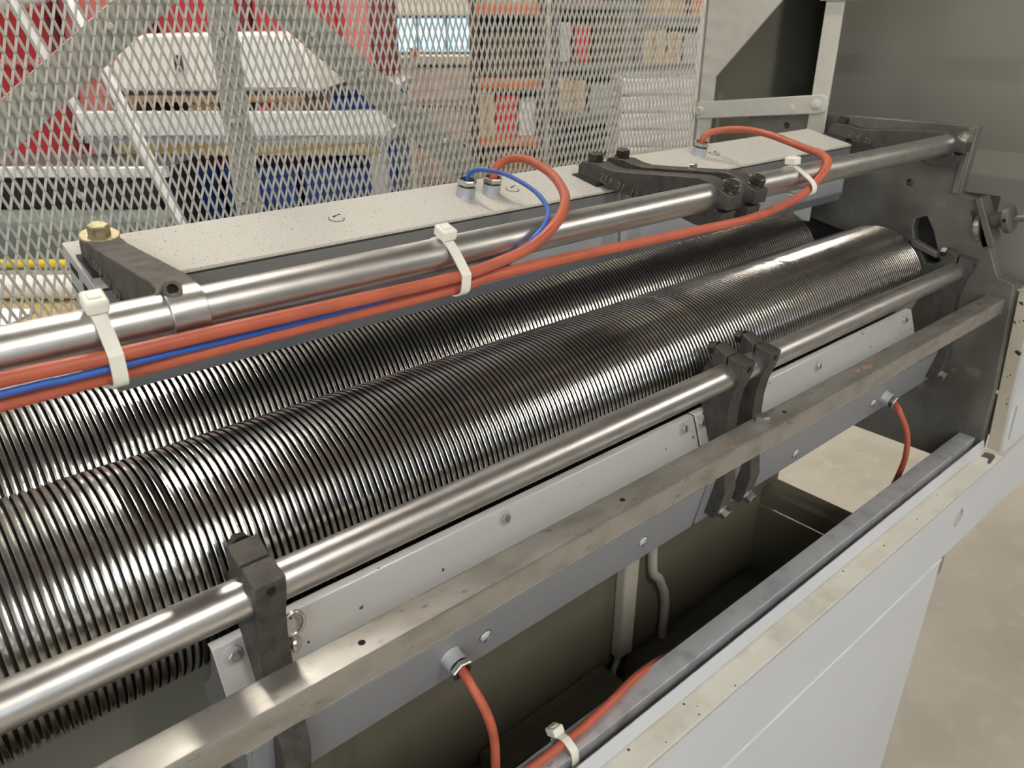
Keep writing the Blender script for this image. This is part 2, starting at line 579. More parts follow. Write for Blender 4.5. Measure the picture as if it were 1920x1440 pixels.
def upper_arm(x0, x1, label, cap='split', far_zinc=False):
    xm = (x0 + x1) / 2
    t = thing('rod_arm', (xm, 0.6, -0.2077), label, 'bracket', 'cast iron arms of the upper rod')
    prof = ARM_A
    if cap == 'strap':
        prof = [(.7078, -.1753), (.7064, -.164), (.7015, -.1590), (.676, -.1590), (.664, -.1600), (.620, -.1585), (.560, -.1560),
                (.530, -.1548), (.519, -.1552), (.5085, -.1585), (.4995, -.1660), (.4970, -.1705), (.508, -.1720), (.5235, -.180), (.530, -.197), (.545, -.2000), (.580, -.1955), (.6065, -.1915), (.658, -.1850), (.664, -.1815), (.6838, -.1806)]
    mk('casting', MB().prism(prof, x0, x1), 'cast_iron', t, bevel=0.0009, smooth=32)
    mk('pad', MB().prism([(.672, -.1862), (.716, -.1768), (.712, -.1752), (.672, -.1815)], x0 - 0.003, x1 + 0.006), 'gasket', t, smooth=0)
    text_on(t, '214  21  12', x0 - 0.0002, .668, -.1760, math.radians(-14), 0.0118, 'cast_edge')
    if cap == 'strap':
        hex_bolt(t, (xm, .690, -.1582), (0, -.2095, .978), 0.0148, 0.0085, 'bolt_yellow', (0.0152, 0.0022), wm='bolt_yellow')
        ring = MB().lathe((x0 + 0.001, AY, AZ), (1, 0, 0), [(0.0151, 0), (0.0180, 0), (0.0180, x1 - x0 - 0.002), (0.0151, x1 - x0 - 0.002)], 40, close=True)
        st = mk('clamp_strap', ring, 'polished_steel', t, smooth=40, bevel=0.0006)
        a = Vector((-0.05, -0.80, 0.58)).normalized()
        p = Vector((xm - 0.0055, .5120, -.1630))
        lug = MB().frustum(p - a * 0.004, p + a * 0.0068, 0.0098, 0.0090, 28)
        mk('screw_lug', lug, 'cast_edge', st, smooth=40)
        sc = MB().lathe(p + a * 0.007, a, [(0.0062, 0), (0.0064, 0.0006), (0.0064, 0.0062), (0.0058, 0.0070), (0.0036, 0.0070), (0.0036, 0.0030)], 24)
        s2 = mk('socket_screw', sc, 'bolt_dark', t, smooth=40)
        mk('socket', MB().frustum(p + a * 0.0100, p + a * 0.0110, 0.0034, 0.0034, 6), 'hole_black', s2, smooth=0)
    else:
        hex_bolt(t, (xm, .689, -.1590), (0, -.16, .985), 0.0165, 0.0090, 'bolt_dark', (0.0104, 0.0018))
        b = (0, -.40, .915)
        hex_bolt(t, (xm, .4885, -.1655), b, 0.0150, 0.0090, 'bolt_zinc' if far_zinc else 'bolt_dark', (0.0096, 0.0018))
    return t


upper_arm(.137, .163, 'cast arm with big brass-coloured washer and strap clamp at the near left box end', 'strap')
a2 = upper_arm(.720, .745, 'cast arm with raised numbers, left one of the middle pair on the upper rod')
a3 = upper_arm(.770, .794, 'cast arm with small extra screw, right one of the middle pair on upper rod')
hex_bolt(a3, (.781, .575, -.1587), (0, 0, 1), 0.0085, 0.005, 'bolt_zinc', (0.0055, 0.001))
upper_arm(1.338, 1.362, 'cast arm against the steel end plate at the far end of the upper rod', far_zinc=True)

# ================================================================== LOWER ARMS
ARM_B = [(.468, -.3345), (.4512, -.3425), (.4512, -.3540), (.4484, -.3540), (.4484, -.3425), (.4258, -.3470), (.4275, -.3600), (.4356, -.385),
         (.4390, -.408), (.4390, -.430), (.4362, -.460), (.4325, -.491), (.4285, -.515), (.4330, -.540), (.4400, -.559), (.4560, -.5570),
         (.4525, -.5400), (.4450, -.5055), (.4600, -.4600), (.4738, -.4190), (.4815, -.4050), (.4825, -.385), (.479, -.365), (.470, -.352)]
CN = Vector((0, -.9788, -.2048))


def lower_arm(x0, x1, label):
    xm = (x0 + x1) / 2
    t = thing('rod_arm', (xm, 0.445, -0.559), label, 'bracket', 'cast iron arms of the lower rod')
    mk('casting', MB().prism(ARM_B, x0, x1), 'cast_iron', t, bevel=0.0008, smooth=32)
    hex_bolt(t, (xm, .4705, -.3425), (0, .97, -.05), 0.0140, 0.0085, 'bolt_dark', (0.0088, 0.0016))
    mk('tap_hole', MB().cyl((xm, .4270, -.3550), (xm, .4262, -.3552), 0.0034, 20), 'hole_black', t, smooth=0)
    hex_bolt(t, (xm, .4362, -.5490), (0, -.955, -.297), 0.0135, 0.0085, 'bolt_zinc', (0.0088, 0.0016))
    return t


lower_arm(.137, .160, 'upright cast iron clamp arm nearest the camera on the lower rod')
lower_arm(.709, .731, 'upright cast clamp arm, left one of the middle pair on the lower rod')
lower_arm(.763, .783, 'upright cast clamp arm, right one of the middle pair on the lower rod')
lower_arm(1.338, 1.362, 'upright cast clamp arm at the far end of the lower rod, by the end plate')


# ================================================================== CABLE GLANDS
def gland(parent, p, axis):
    a = Vector(axis).normalized()
    p = Vector(p)
    o = mk('cable_gland', MB().lathe(p, a, [(0.0112, 0), (0.0106, 0.0012), (0.0104, 0.0125)], 28), 'silver_sheet', parent, smooth=40)
    mk('seal', MB().lathe(p + a * 0.0125, a, [(0.0098, 0), (0.0098, 0.0020)], 28), 'rubber_black', o, smooth=40)
    mk('gland_nut', MB().lathe(p + a * 0.0145, a, [(0.0112, 0), (0.0118, 0.0006), (0.0118, 0.0046), (0.0108, 0.0058), (0.0092, 0.0058), (0.0088, 0.0004)], 6), 'bolt_zinc', o, smooth=20)
    mk('bore', MB().lathe(p + a * 0.0152, a, [(0.0086, 0), (0.0086, 0.0012)], 16), 'hole_black', o, smooth=0)
    return o


# ================================================================== UPPER HEATER BOXES
def upper_box(x0, x1, label, screws, glands, left_slots=False):
    t = thing('heater_box', ((x0 + x1) / 2, .70, -.300), label, 'heater box', 'upper heater boxes')
    body = [(.6610, -.1915), (.6600, -.2690), (.6665, -.2830), (.716, -.3000), (.750, -.2850), (.7435, -.1745)]
    mk('housing', MB().prism(body, x0 + 0.0008, x1 - 0.0008), 'silver_sheet', t, bevel=0.0008, smooth=30)
    cover = [(.6585, -.1893), (.6585, -.1925), (.6600, -.1925), (.6602, -.1908), (.7425, -.1728), (.7445, -.1900), (.7460, -.1900), (.7445, -.1710)]
    mk('cover', MB().prism(cover, x0, x1), 'silver_dusty', t, bevel=0.0006, smooth=30)
    mk('gasket', MB().box(x0 + 0.001, x1 - 0.001, .6592, .6608, -.1942, -.1927), 'gasket', t, smooth=0)
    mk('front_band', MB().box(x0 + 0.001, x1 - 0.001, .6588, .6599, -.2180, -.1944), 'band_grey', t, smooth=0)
    mk('bottom_edge', MB().prism([(.6592, -.2685), (.6585, -.2700), (.6650, -.2845), (.6665, -.2832)], x0 + 0.0005, x1 - 0.0005), 'silver_paint', t, smooth=20)
    nrm = (0, -.2095, .978)
    for x, y in screws:
        z = -.1893 + (y - .6585) * (.0183 / .086)
        domed_screw(t, (x, y, z), nrm, 0.0075, 'silver_dusty', (1, .5, 0))
    for x, y in glands:
        z = -.1893 + (y - .6585) * (.0183 / .086)
        gland(t, (x, y, z), nrm)
    if left_slots:
        for (y, z) in ((.722, -.190), (.690, -.200)):
            mk('vent_slot', MB().prism([(y - .010, z - .006), (y + .010, z - .002), (y + .010, z + .004), (y - .010, z)], x0 + 0.0002, x0 + 0.0012), 'hole_black', t, smooth=0)
        mk('end_seam', MB().prism([(.7435, -.207), (.6610, -.227), (.6610, -.228), (.7435, -.208)], x0 + 0.0001, x0 + 0.0011), 'gasket', t, smooth=0)
    return t


ub1 = upper_box(.131, .7515, 'long grey heater box with dusty speckled top, left of the middle arms',
                [(.372, .704), (.606, .703)], [(.538, .706), (.572, .702)], True)
ub2 = upper_box(.7555, 1.335, 'far grey heater box behind the upper rod, next to the end plate', [(1.011, .708)], [(.977, .712)])
mk('screw', MB().lathe((.187, .6598, -.263), (0, -1, 0), [(.006, 0), (.0055, .0015), (.003, .003)], 20), 'bolt_zinc', ub1, smooth=50)


# ================================================================== LOWER HEATER BOXES
def lower_box(x0, x1, x1w, label, hexes, screws, glands):
    t = thing('heater_box', ((x0 + x1) / 2, .49, -.571), label, 'heater box', 'lower heater boxes')
    arc = [(RY - .1055 * math.cos(math.radians(a)), RZ - .1055 * math.sin(math.radians(a))) for a in (6, 18, 30, 42, 54)]
    body = [(.4750, -.4245), (.4460, -.5050), (.4580, -.5690), (.530, -.5600)] + arc[::-1]
    mk('housing', MB().prism(body, x0 + .002, x1w - .002), 'silver_paint', t, smooth=30)
    shield = [(.4825, -.4212), (.4735, -.4215), (.4440, -.5045), (.4452, -.5052), (.4745, -.4228), (.4825, -.4226)]
    mk('shield_plate', MB().prism(shield, x0, x1w), 'white_sheet', t, bevel=0.0006, smooth=30)
    cover = [(.4438, -.5052), (.4575, -.5705), (.470, -.5705), (.470, -.5680), (.4598, -.5685), (.4462, -.5058)]
    mk('cover', MB().prism(cover, x0 + .006, x1), 'silver_paint', t, bevel=0.0007, smooth=30)
    wn = Vector((0, -.9447, .3279))

    def on_cover(x, z):
        k = (-.5052 - z) / .0653
        return (x, .4438 + .0137 * k, z)
    for x, z in hexes:
        y = .4735 + (z + .4215) * (.0295 / .083)
        hex_bolt(t, (x, y, z), wn, 0.0080, 0.0045, 'bolt_zinc', (0.0078, 0.0012), name='screw', wm='silver_sheet')
    for x, z in screws:
        domed_screw(t, on_cover(x, z), CN, 0.0068, 'silver_sheet', (1, 0, 1))
    for x, z in glands:
        gland(t, on_cover(x, z), CN)
    return t


lb1 = lower_box(.114, .6895, .6905, 'pale heater box under the lower rod between the near arm and the middle arms',
                [(.127, -.4320), (.395, -.4300), (.668, -.4300)], [(.354, -.538), (.586, -.539)], [(.312, -.537)])
lower_box(.6935, 1.372, 1.262, 'pale heater box under the lower rod, right of the middle arms',
          [(.700, -.4330), (.965, -.4350), (1.230, -.4310)], [(.916, -.549), (1.136, -.541)], [(1.176, -.543)])
# little eyelet and thumb nut behind the near arm
ey = [(.174 + .0085 * math.sin(a), .4690 - .006, -.4240 + .0105 * math.cos(a)) for a in [i * 2 * math.pi / 24 for i in range(24)]]
mk('eyelet', MB().tube(ey, .0018, 10, closed=True), 'bolt_zinc', lb1)
mk('eyelet_nut', MB().lathe((.172, .464, -.4440), (.5, -.8, .2), [(.0055, 0), (.0062, .001), (.0062, .004), (.0045, .0055)], 20), 'bolt_zinc', lb1)

# ================================================================== SQUARE BAR, LOWER RAIL
bar = thing('square_bar', (.5, .395, -.431), 'machined square steel bar with rust spots running in front of the clamp arms', 'bar')
mk('bar_body', MB().box(-.50, 1.384, .3795, .4090, -.4310, -.4060), 'machined_bar', bar, bevel=0.0012, smooth=0)
hex_bolt(bar, (.713, .398, -.4060), (0, 0, 1), 0.0155, 0.0075, 'bolt_zinc')
for x, y in ((.195, .393), (.476, .394), (.753, .394)):
    mk('drill_hole', MB().cyl((x, y, -.4062), (x, y, -.40585), .0028, 18), 'hole_black', bar, smooth=0)
for x, y, r in ((.924, .397, .0075), (.950, .3935, .0085), (.640, .3865, .004)):
    pts = [(x + r * 1.5 * math.cos(a) * random.uniform(.7, 1.1), y + r * .75 * math.sin(a) * random.uniform(.7, 1.1)) for a in [i * math.pi / 7 for i in range(14)]]
    mk('rust_spot', MB().add([(p[0], p[1], -.40585) for p in pts], [tuple(range(14))]), 'rust', bar, smooth=0)
rail = thing('lower_rail', (.5, .379, -.683), 'blue-grey steel rail inside the cream front panel carrying an orange cable', 'rail')
mk('rail_body', MB().box(-.50, 1.384, .3655, .3925, -.6830, -.6570), 'rail_steel', rail, bevel=0.0012, smooth=0)


# ================================================================== CABLES
def cable(pts, r, m, label, group=None, end=None):
    return mk('cable', MB().tube(spline(pts, 10), r, 14), m, None, label, 'cable', group)


cable([(.572, .7005, -.175), (.5725, .6975, -.159), (.577, .6960, -.149), (.585, .687, -.1415), (.588, .66, -.138), (.568, .60, -.142), (.53, .54, -.147), (.498, .505, -.1525),
       (.469, .4865, -.161), (.437, .4805, -.1735), (.402, .4815, -.181), (.353, .4825, -.1855), (.253, .4840, -.1850), (.167, .4850, -.1840), (.10, .4850, -.1835), (.04, .4855, -.182),
       (-.02, .4855, -.182), (-.20, .4855, -.182), (-.45, .4855, -.182)], .0048, 'cable_red', 'orange cable looping from the gland beside the blue wire and tied along the upper rod')
cable([(.538, .7045, -.173), (.5385, .7015, -.157), (.5420, .694, -.1500), (.5430, .675, -.1470), (.535, .63, -.1450), (.509, .56, -.147), (.486, .515, -.1535), (.462, .4915, -.1600),
       (.443, .4848, -.1680), (.425, .4905, -.1840), (.392, .4930, -.1930), (.262, .4940, -.1948), (.17, .4905, -.1935), (.126, .4870, -.1915), (.098, .4850, -.1910), (.065, .4850, -.1908),
       (.038, .4850, -.190), (-.20, .4850, -.190), (-.45, .4850, -.190)], .0023, 'cable_blue', 'thin blue wire looping out of the left gland on the box top')
cable([(.977, .7105, -.172), (.977, .7072, -.156), (.981, .7035, -.148), (.992, .692, -.1425), (1.004, .66, -.139), (1.008, .62, -.142), (.990, .55, -.152), (.969, .515, -.1535), (.949, .494, -.162),
       (.905, .4855, -.180), (.842, .475, -.190), (.75, .468, -.1945), (.655, .474, -.195), (.538, .478, -.193), (.439, .482, -.192), (.386, .488, -.1945), (.362, .4895, -.1975),
       (.261, .4955, -.2000), (.173, .4955, -.2000), (.10, .4955, -.2000), (.04, .4955, -.2000), (-.20, .4955, -.2000), (-.45, .4955, -.2000)], .0048, 'cable_red', 'orange cable looping from the far gland and hanging past the middle arms')
cable([(.312, .446, -.5385), (.311, .430, -.5410), (.310, .415, -.547), (.315, .401, -.572), (.322, .400, -.607), (.324, .4005, -.645), (.324, .402, -.695), (.330, .41, -.80)], .0046, 'cable_red',
      'orange cable hanging from the gland under the square bar, left of the rail tie')
cable([(1.176, .446, -.5450), (1.172, .430, -.5480), (1.163, .417, -.556), (1.173, .405, -.587), (1.193, .405, -.629), (1.203, .41, -.671), (1.190, .42, -.738), (1.150, .44, -.83)], .0046, 'cable_red',
      'red cable dropping behind the rail near the steel end plate')
cable([(.80, .45, -.84), (.726, .43, -.773), (.651, .415, -.721), (.585, .402, -.679), (.523, .391, -.6545), (.472, .384, -.6515), (.427, .380, -.6515), (.397, .379, -.6515), (.361, .379, -.6515), (.30, .379, -.6515),
       (.20, .379, -.6515), (-.10, .379, -.6515), (-.45, .379, -.6515)], .0047, 'cable_red', 'orange cable rising over the lower rail and tied down on it')


# ================================================================== CABLE TIES
def tie(x, loop, head, hdir, label, wdt=.0088):
    t = thing('cable_tie', (x, loop[0][0], min(p[1] for p in loop)), label, 'cable tie', 'white nylon cable ties')
    P = spline([(x, *p) for p in loop] + [(x, *loop[0])], 6)[:-1]
    th = .0007
    mk('strap', MB().tube(P, 0, closed=True, prof=[(-th, -wdt / 2), (th, -wdt / 2), (th, wdt / 2), (-th, wdt / 2)], ups=(1, 0, 0)), 'nylon', t, smooth=30)
    d = Vector((0, *hdir)).normalized()
    s = Vector((0, -d.z, d.y))
    c = Vector((x, *head))
    v = []
    for i in (-1, 1):
        for j in (-1, 1):
            for k in (-1, 1):
                v.append(c + Vector((i * .0068, 0, 0)) + s * j * .0075 + d * k * .0046)
    hd = mk('head', MB().add(v, [(0, 1, 3, 2), (4, 6, 7, 5), (0, 4, 5, 1), (2, 3, 7, 6), (0, 2, 6, 4), (1, 5, 7, 3)]), 'nylon', t, bevel=.0018, smooth=30, seg=3)
    v = []
    for i in (-1, 1):
        for j in (-1, 1):
            for k in (0, 1):
                v.append(c + Vector((i * .0040, 0, 0)) + s * j * .0028 + d * (.0044 + k * .0012))
    mk('latch', MB().add(v, [(0, 1, 3, 2), (4, 6, 7, 5), (0, 4, 5, 1), (2, 3, 7, 6), (0, 2, 6, 4), (1, 5, 7, 3)]), 'nylon', hd, bevel=.0005)
    return t


def rod_loop(front, low):
    return [(AY, AZ + .0160), (AY + .0113, AZ + .0113), (AY + .0160, AZ), (AY + .0113, AZ - .0130), (low[0] + .006, low[1] - .0015), (low[0] - .0005, low[1] - .0058),
            (front[0] - .0030, low[1] - .0010), (front[0] - .0058, front[1] - .0010), (front[0] - .0042, front[1] + .0042), (AY - .0120, AZ + .0108)]


tie(.098, rod_loop((.4850, -.1835), (.4955, -.2000)), (AY - .006, AZ + .0205), (-.35, .94), 'white cable tie on the upper rod nearest the camera, at the left edge')
tie(.362, rod_loop((.4825, -.1853), (.4900, -.1975)), (AY - .005, AZ + .0202), (-.30, .95), 'white cable tie holding two orange cables at the middle of the upper rod')
tie(.890, [(AY, AZ + .0160), (AY + .0113, AZ + .0113), (AY + .0160, AZ), (AY + .0113, AZ - .0113), (AY - .002, AZ - .0180), (.4870, -.1900), (.4765, -.1870), (.4755, -.1790), (.4815, -.1720), (AY - .0120, AZ + .0108)],
    (AY + .001, AZ + .0215), (.05, 1), 'white cable tie under the far orange cable loop on the upper rod')
tie(.396, [(.379, -.6462), (.3860, -.6490), (.3935, -.6560), (.3935, -.6840), (.379, -.6842), (.3645, -.6840), (.3645, -.6560), (.3720, -.6485)], (.3935, -.6475), (.5, .86), 'white cable tie wrapped round the lower rail and its orange cable')

# ================================================================== END PLATE
outline = [(.90, -.150), (.4837, -.148), (.4862, -.2549), (.4605, -.2595), (.4003, -.3749), (.3734, -.3818), (.3590, -.560), (.3550, -.700), (.3580, -.718), (.90, -.722)]
holes = [circle(.816, -.176, .006, 14), circle(.570, -.248, .0068, 16),
         [(.690, -.345), (.660, -.349), (.640, -.362), (.628, -.385), (.625, -.420), (.640, -.460), (.690, -.490), (.76, -.50), (.83, -.48), (.865, -.43), (.86, -.38), (.83, -.345), (.76, -.332)],
         [(.5475, -.3055), (.5300, -.2970), (.5150, -.3180), (.5030, -.3430), (.4925, -.3680), (.5000, -.3745), (.5150, -.3760), (.5280, -.3560), (.5420, -.3400), (.5480, -.3220)],
         [(.4660, -.2790), (.4570, -.2755), (.4270, -.3220), (.4240, -.3280), (.4320, -.3330), (.4420, -.3200)]]
plate = thing('end_plate', (1.396, .63, -.722), 'dark oily steel end plate with bores at the far end of the rollers', 'steel plate')
mk('plate_body', sheet(outline, holes, 1.385, 1.405), 'plate_steel', plate, smooth=20, bevel=.001)
mk('dark_backing', MB().box(1.420, 1.560, .62, .87, -.50, -.33), 'gasket', plate, smooth=0)  # dark blocks added behind the plate openings so they look unlit inside
mk('dark_backing', MB().box(1.420, 1.560, .48, .56, -.40, -.28), 'gasket', plate, smooth=0)
mk('latch_block', MB().prism([(.545, -.338), (.498, -.352), (.496, -.362), (.540, -.350)], 1.376, 1.392), 'plate_steel', plate, bevel=.001)
# edge strip that thickens the upper front edge
mk('edge_strip', MB().prism([(.4930, -.150), (.4842, -.150), (.4870, -.252), (.4955, -.252)], 1.372, 1.3849), 'plate_steel', plate, bevel=.001)
mk('lower_edge_strip', MB().prism([(.3735, -.384), (.3690, -.386), (.3552, -.690), (.3600, -.690)], 1.4051, 1.416), 'plate_steel', plate)
# adjuster: knurled disc in the slot, bracket, threaded spindle and hand knob
adj = thing('adjuster', (1.395, .43, -.33), 'small steel hand knob on a threaded spindle at the plate edge', 'adjuster knob')
ax = Vector((0, -.97, .24)).normalized()
c = Vector((1.395, .452, -.2855))
mk('adjusting_disc', MB().lathe(Vector((1.395, .4460, -.3030)) - ax * .004, ax, [(.0230, 0), (.0250, .001), (.0250, .008), (.0230, .009)], 36), 'bolt_zinc', adj, smooth=40)
br = [(.4600, -.2555), (.4510, -.2535), (.4130, -.3250), (.4220, -.3300)]
mk('spindle_bracket', MB().prism(br, 1.3745, 1.412), 'plate_steel', adj, bevel=.001)
q = Vector((1.395, .4365, -.2895))
mk('spindle', MB().cyl(q, q + ax * .052, .0055, 20).cyl(q, q + ax * .022, .0125, 24), 'plate_steel', adj)
mk('knob', MB().lathe(q + ax * .022, ax, [(.0200, 0), (.0225, .002), (.0225, .010), (.0200, .012)], 36), 'plate_steel', adj, smooth=40)
mk('knob_hole', MB().cyl(q + ax * .028 + Vector((-.0222, 0, .001)), q + ax * .028 + Vector((-.0230, 0, .001)), .0030, 16), 'hole_black', adj)

# ================================================================== MESH GUARD
GY = 1.020
guard = thing('mesh_guard', (.5, GY, -.55), 'cream painted expanded metal guard with flat steel braces behind the rollers', 'mesh guard')
em = MB()
SW, ROW = 0.01085, 0.0161
gx0, gx1, gz0, gz1 = -.42, 1.372, -.55, .50
sx0, sz0 = 0.17585, -.04545
rows = range(int(math.floor((gz0 - sz0) / ROW)), int(math.ceil((gz1 - sz0) / ROW)))
cols = range(int(math.floor((gx0 - sx0) / SW)), int(math.ceil((gx1 - sx0) / SW)))
wh, th = .00135, .00095
for r in rows:
    for cidx in cols:
        xa = sx0 + (cidx + 0.5 * (r % 2)) * SW
        za = sz0 + r * ROW
        for sgn in (-1, 1):
            xb = xa + sgn * SW / 2
            zb = za + ROW
            if min(xa, xb) < gx0 or max(xa, xb) > gx1:
                continue
            d = Vector((xb - xa, 0, zb - za)).normalized()
            p = Vector((d.z, 0, -d.x))
            yv = Vector((0, 1, 0))
            ang = math.radians(-22 if sgn > 0 else 36)
            ct, stt = math.cos(ang), math.sin(ang)
            e1 = p * ct + yv * stt
            e2 = -p * stt + yv * ct
            # expanded metal: bonds near the rows, strands bent between them
            k0 = Vector((xa, GY, za)) - d * .0008
            k1 = Vector((xb, GY, zb)) + d * .0008
            v = []
            for k in (k0, k1):
                for a, b in ((-1, -1), (1, -1), (1, 1), (-1, 1)):
                    v.append(k + e1 * a * wh + e2 * b * th)
            em.add(v, [(0, 1, 5, 4), (1, 2, 6, 5), (2, 3, 7, 6), (3, 0, 4, 7), (0, 3, 2, 1), (4, 5, 6, 7)])
mk('expanded_mesh', em, 'mesh_paint', guard, smooth=0, kind='stuff')


def strap_bar(name, p0, p1, wdt, y0, y1, m='mesh_paint'):
    a = Vector((p1[0] - p0[0], p1[1] - p0[1])).normalized()
    n = Vector((-a.y, a.x)) * wdt / 2
    q = [Vector(p0) - n, Vector(p1) - n, Vector(p1) + n, Vector(p0) + n]
    v = [(c_.x, y0, c_.y) for c_ in q] + [(c_.x, y1, c_.y) for c_ in q]
    return mk(name, MB().add(v, [(0, 1, 2, 3), (7, 6, 5, 4), (0, 4, 5, 1), (1, 5, 6, 2), (2, 6, 7, 3), (3, 7, 4, 0)]), m, guard, smooth=0)


strap_bar('post', (.4130, -.55), (.4130, .50), .0340, GY + .0035, GY + .0085)
strap_bar('diagonal_brace', (-.42, -.527), (.395, .072), .0425, GY + .0090, GY + .0140)
strap_bar('diagonal_brace', (.432, .074), (1.180, -.535), .0425, GY + .0090, GY + .0140)
strap_bar('side_frame', (1.384, -.55), (1.384, .50), .0240, GY - .0020, GY + .0080, 'frame_paint')
strap_bar('bottom_frame', (-.42, -.56), (1.396, -.56), .03, GY - .0020, GY + .0080, 'frame_paint')
for x, z in ((.2814, -.0043), (.4073, -.0136), (.4068, -.1146), (.4035, -.2147), (.5316, -.0147), (.6012, -.0665), (.6691, -.1168), (.7402, -.1688), (.19, -.072), (.405, .085)):
    mk('screw', MB().lathe((x, GY + .003, z), (0, -1, 0), [(.0044, 0), (.0044, .0035), (.0034, .0050), (.001, .0055)], 12), 'mesh_paint', guard, smooth=50)

# frame beside the guard: gusset, flat post, link bar
gus = sheet([(1.012, -.55), (.975, -.55), (.980, -.0985), (.70, .200), (.70, .50), (1.012, .50)], [], 1.3740, 1.3780)
mk('gusset_plate', gus, 'frame_paint', None, 'cream triangular gusset plate beside the right edge of the mesh guard', 'plate', smooth=0)
mk('gusset_lip', MB().box(1.3785, 1.387, .9665, .9705, -.55, -.128), 'cabinet_grey', None, 'narrow grey upright lip below the triangular gusset', 'trim', smooth=0)
mk('flat_post', MB().box(1.366, 1.372, .7310, .7640, -.34, .52), 'frame_paint', None, 'cream flat steel upright standing behind the far heater box', 'post', bevel=.0015)
lk = [(1.0085, -.1455), (1.0045, -.1775), (.7400, -.1470), (.7320, -.1440), (.7275, -.1330), (.7300, -.1200), (.7390, -.1150)]
link = thing('link_bar', (1.36, .87, -.1775), 'short cream link bar bolted between gusset and flat upright', 'bar')
mk('bar_body', MB().prism(lk, 1.3590, 1.3650), 'frame_paint', link, bevel=.0015)
mk('bolt', MB().lathe((1.359, .9965, -.1610), (-1, 0, 0), [(.0085, 0), (.0085, .004), (.0070, .006), (.0035, .006), (.003, .003)], 20), 'frame_paint', link)
mk('bolt', MB().lathe((1.359, .7480, -.1320), (-1, 0, 0), [(.0095, 0), (.0090, .004), (.0060, .006)], 8), 'frame_paint', link)
mk('bolt', MB().lathe((1.359, .7960, -.1420), (-1, 0, 0), [(.0060, 0), (.0050, .002)], 8), 'frame_paint', link)
mk('top_link_bar', MB().box(1.3590, 1.3650, .60, .772, .0335, .0680), 'frame_paint', None, 'cream cross bar at the top of the flat upright', 'bar', bevel=.0015)

# ================================================================== END CABINET (grey wall behind the plate)
cab = thing('end_cabinet', (1.8, .6, -.72), 'large grey sheet metal end cabinet closing the far end of the machine', 'cabinet')
mk('upper_panel', MB().prism([(.10, -.212), (.87, -.212), (.87, .70), (.10, .70)], 1.62, 1.64), 'cabinet_grey', cab, smooth=0)
v = [(1.62, .10, -.212), (1.62, .87, -.212), (1.53, .87, -.47), (1.53, .10, -.47), (1.64, .10, -.212), (1.64, .87, -.212), (1.55, .87, -.47), (1.55, .10, -.47)]
mk('sloping_panel', MB().add(v, [(0, 1, 2, 3), (7, 6, 5, 4), (0, 4, 5, 1), (1, 5, 6, 2), (2, 6, 7, 3), (3, 7, 4, 0)]), 'cabinet_grey', cab, smooth=0)
mk('lower_panel', MB().prism([(.36, -.72), (.87, -.72), (.87, -.47), (.36, -.47)], 1.55, 1.57), 'cabinet_grey', cab, smooth=0)
mk('recess_side', MB().box(1.62, 2.20, .8701, .882, -.72, .70), 'olive_inside', cab, smooth=0)  # recess panels: darker olive than the cabinet, shade put into the colour
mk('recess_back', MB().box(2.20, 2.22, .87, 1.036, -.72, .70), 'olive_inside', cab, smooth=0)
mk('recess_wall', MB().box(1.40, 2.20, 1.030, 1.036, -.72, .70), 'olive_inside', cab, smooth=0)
mk('recess_shade_roof', MB().box(1.40, 2.22, .87, 1.036, .701, .72), 'olive_inside', cab, smooth=0)  # roof added out of view to keep light out of the recess
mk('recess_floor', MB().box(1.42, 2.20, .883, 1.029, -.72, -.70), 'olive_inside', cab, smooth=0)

# ================================================================== FRONT PANELS
fp = thing('front_panel', (.4, .335, -1.45), 'cream painted front panel with dirty folded ledge at the lower right', 'panel')
mk('raised_lip', MB().prism([(.3562, -.660), (.3542, -.6590), (.3490, -.6770), (.3510, -.6775)], -.5, 1.393), 'cream_paint', fp, bevel=.0005)
mk('folded_ledge', MB().prism([(.3510, -.6776), (.3490, -.6775), (.3200, -.6782), (.3200, -.6805), (.3510, -.6800)], -.5, 1.393), 'cream_dirty', fp, bevel=.0006)


def front_sheet(outline, holes, y0, y1):
    mb = sheet(outline, holes, y0, y1)          # outline in (x, z)
    mb.v = [(b, a, c) for a, b, c in mb.v]
    mb.f = [f[::-1] for f in mb.f]
    return mb


mk('upper_strip', front_sheet([(-.5, -.6815), (1.64, -.6815), (1.64, -.800), (-.5, -.800)], [circle(1.238, -.734, .0165, 28)], .3180, .3212), 'cream_paint', fp, smooth=0)
mk('strip_fold', MB().prism([(.3180, -.8005), (.3160, -.8020), (.3160, -.8045), (.3210, -.8045), (.3210, -.8005)], -.5, 1.2085), 'cream_paint', fp, smooth=0)
mk('lower_sheet', MB().box(-.5, 1.207, .3170, .3205, -1.45, -.8050), 'cream_paint', fp, smooth=0)
mk('side_return', MB().box(1.2035, 1.207, .3206, .345, -1.45, -.8050), 'cream_paint', fp, smooth=0)
mk('hole_back', MB().box(1.20, 1.28, .333, .335, -.765, -.70), 'olive_inside', fp, smooth=0)
mk('paint_chip', MB().add([(1.362, .344, -.6773), (1.385, .345, -.6773), (1.388, .332, -.6776), (1.380, .327, -.6778), (1.350, .3245, -.6779), (1.345, .327, -.6778), (1.366, .333, -.6776)], [(0, 1, 2, 3, 4, 5, 6)]), 'plate_steel', fp, smooth=0)

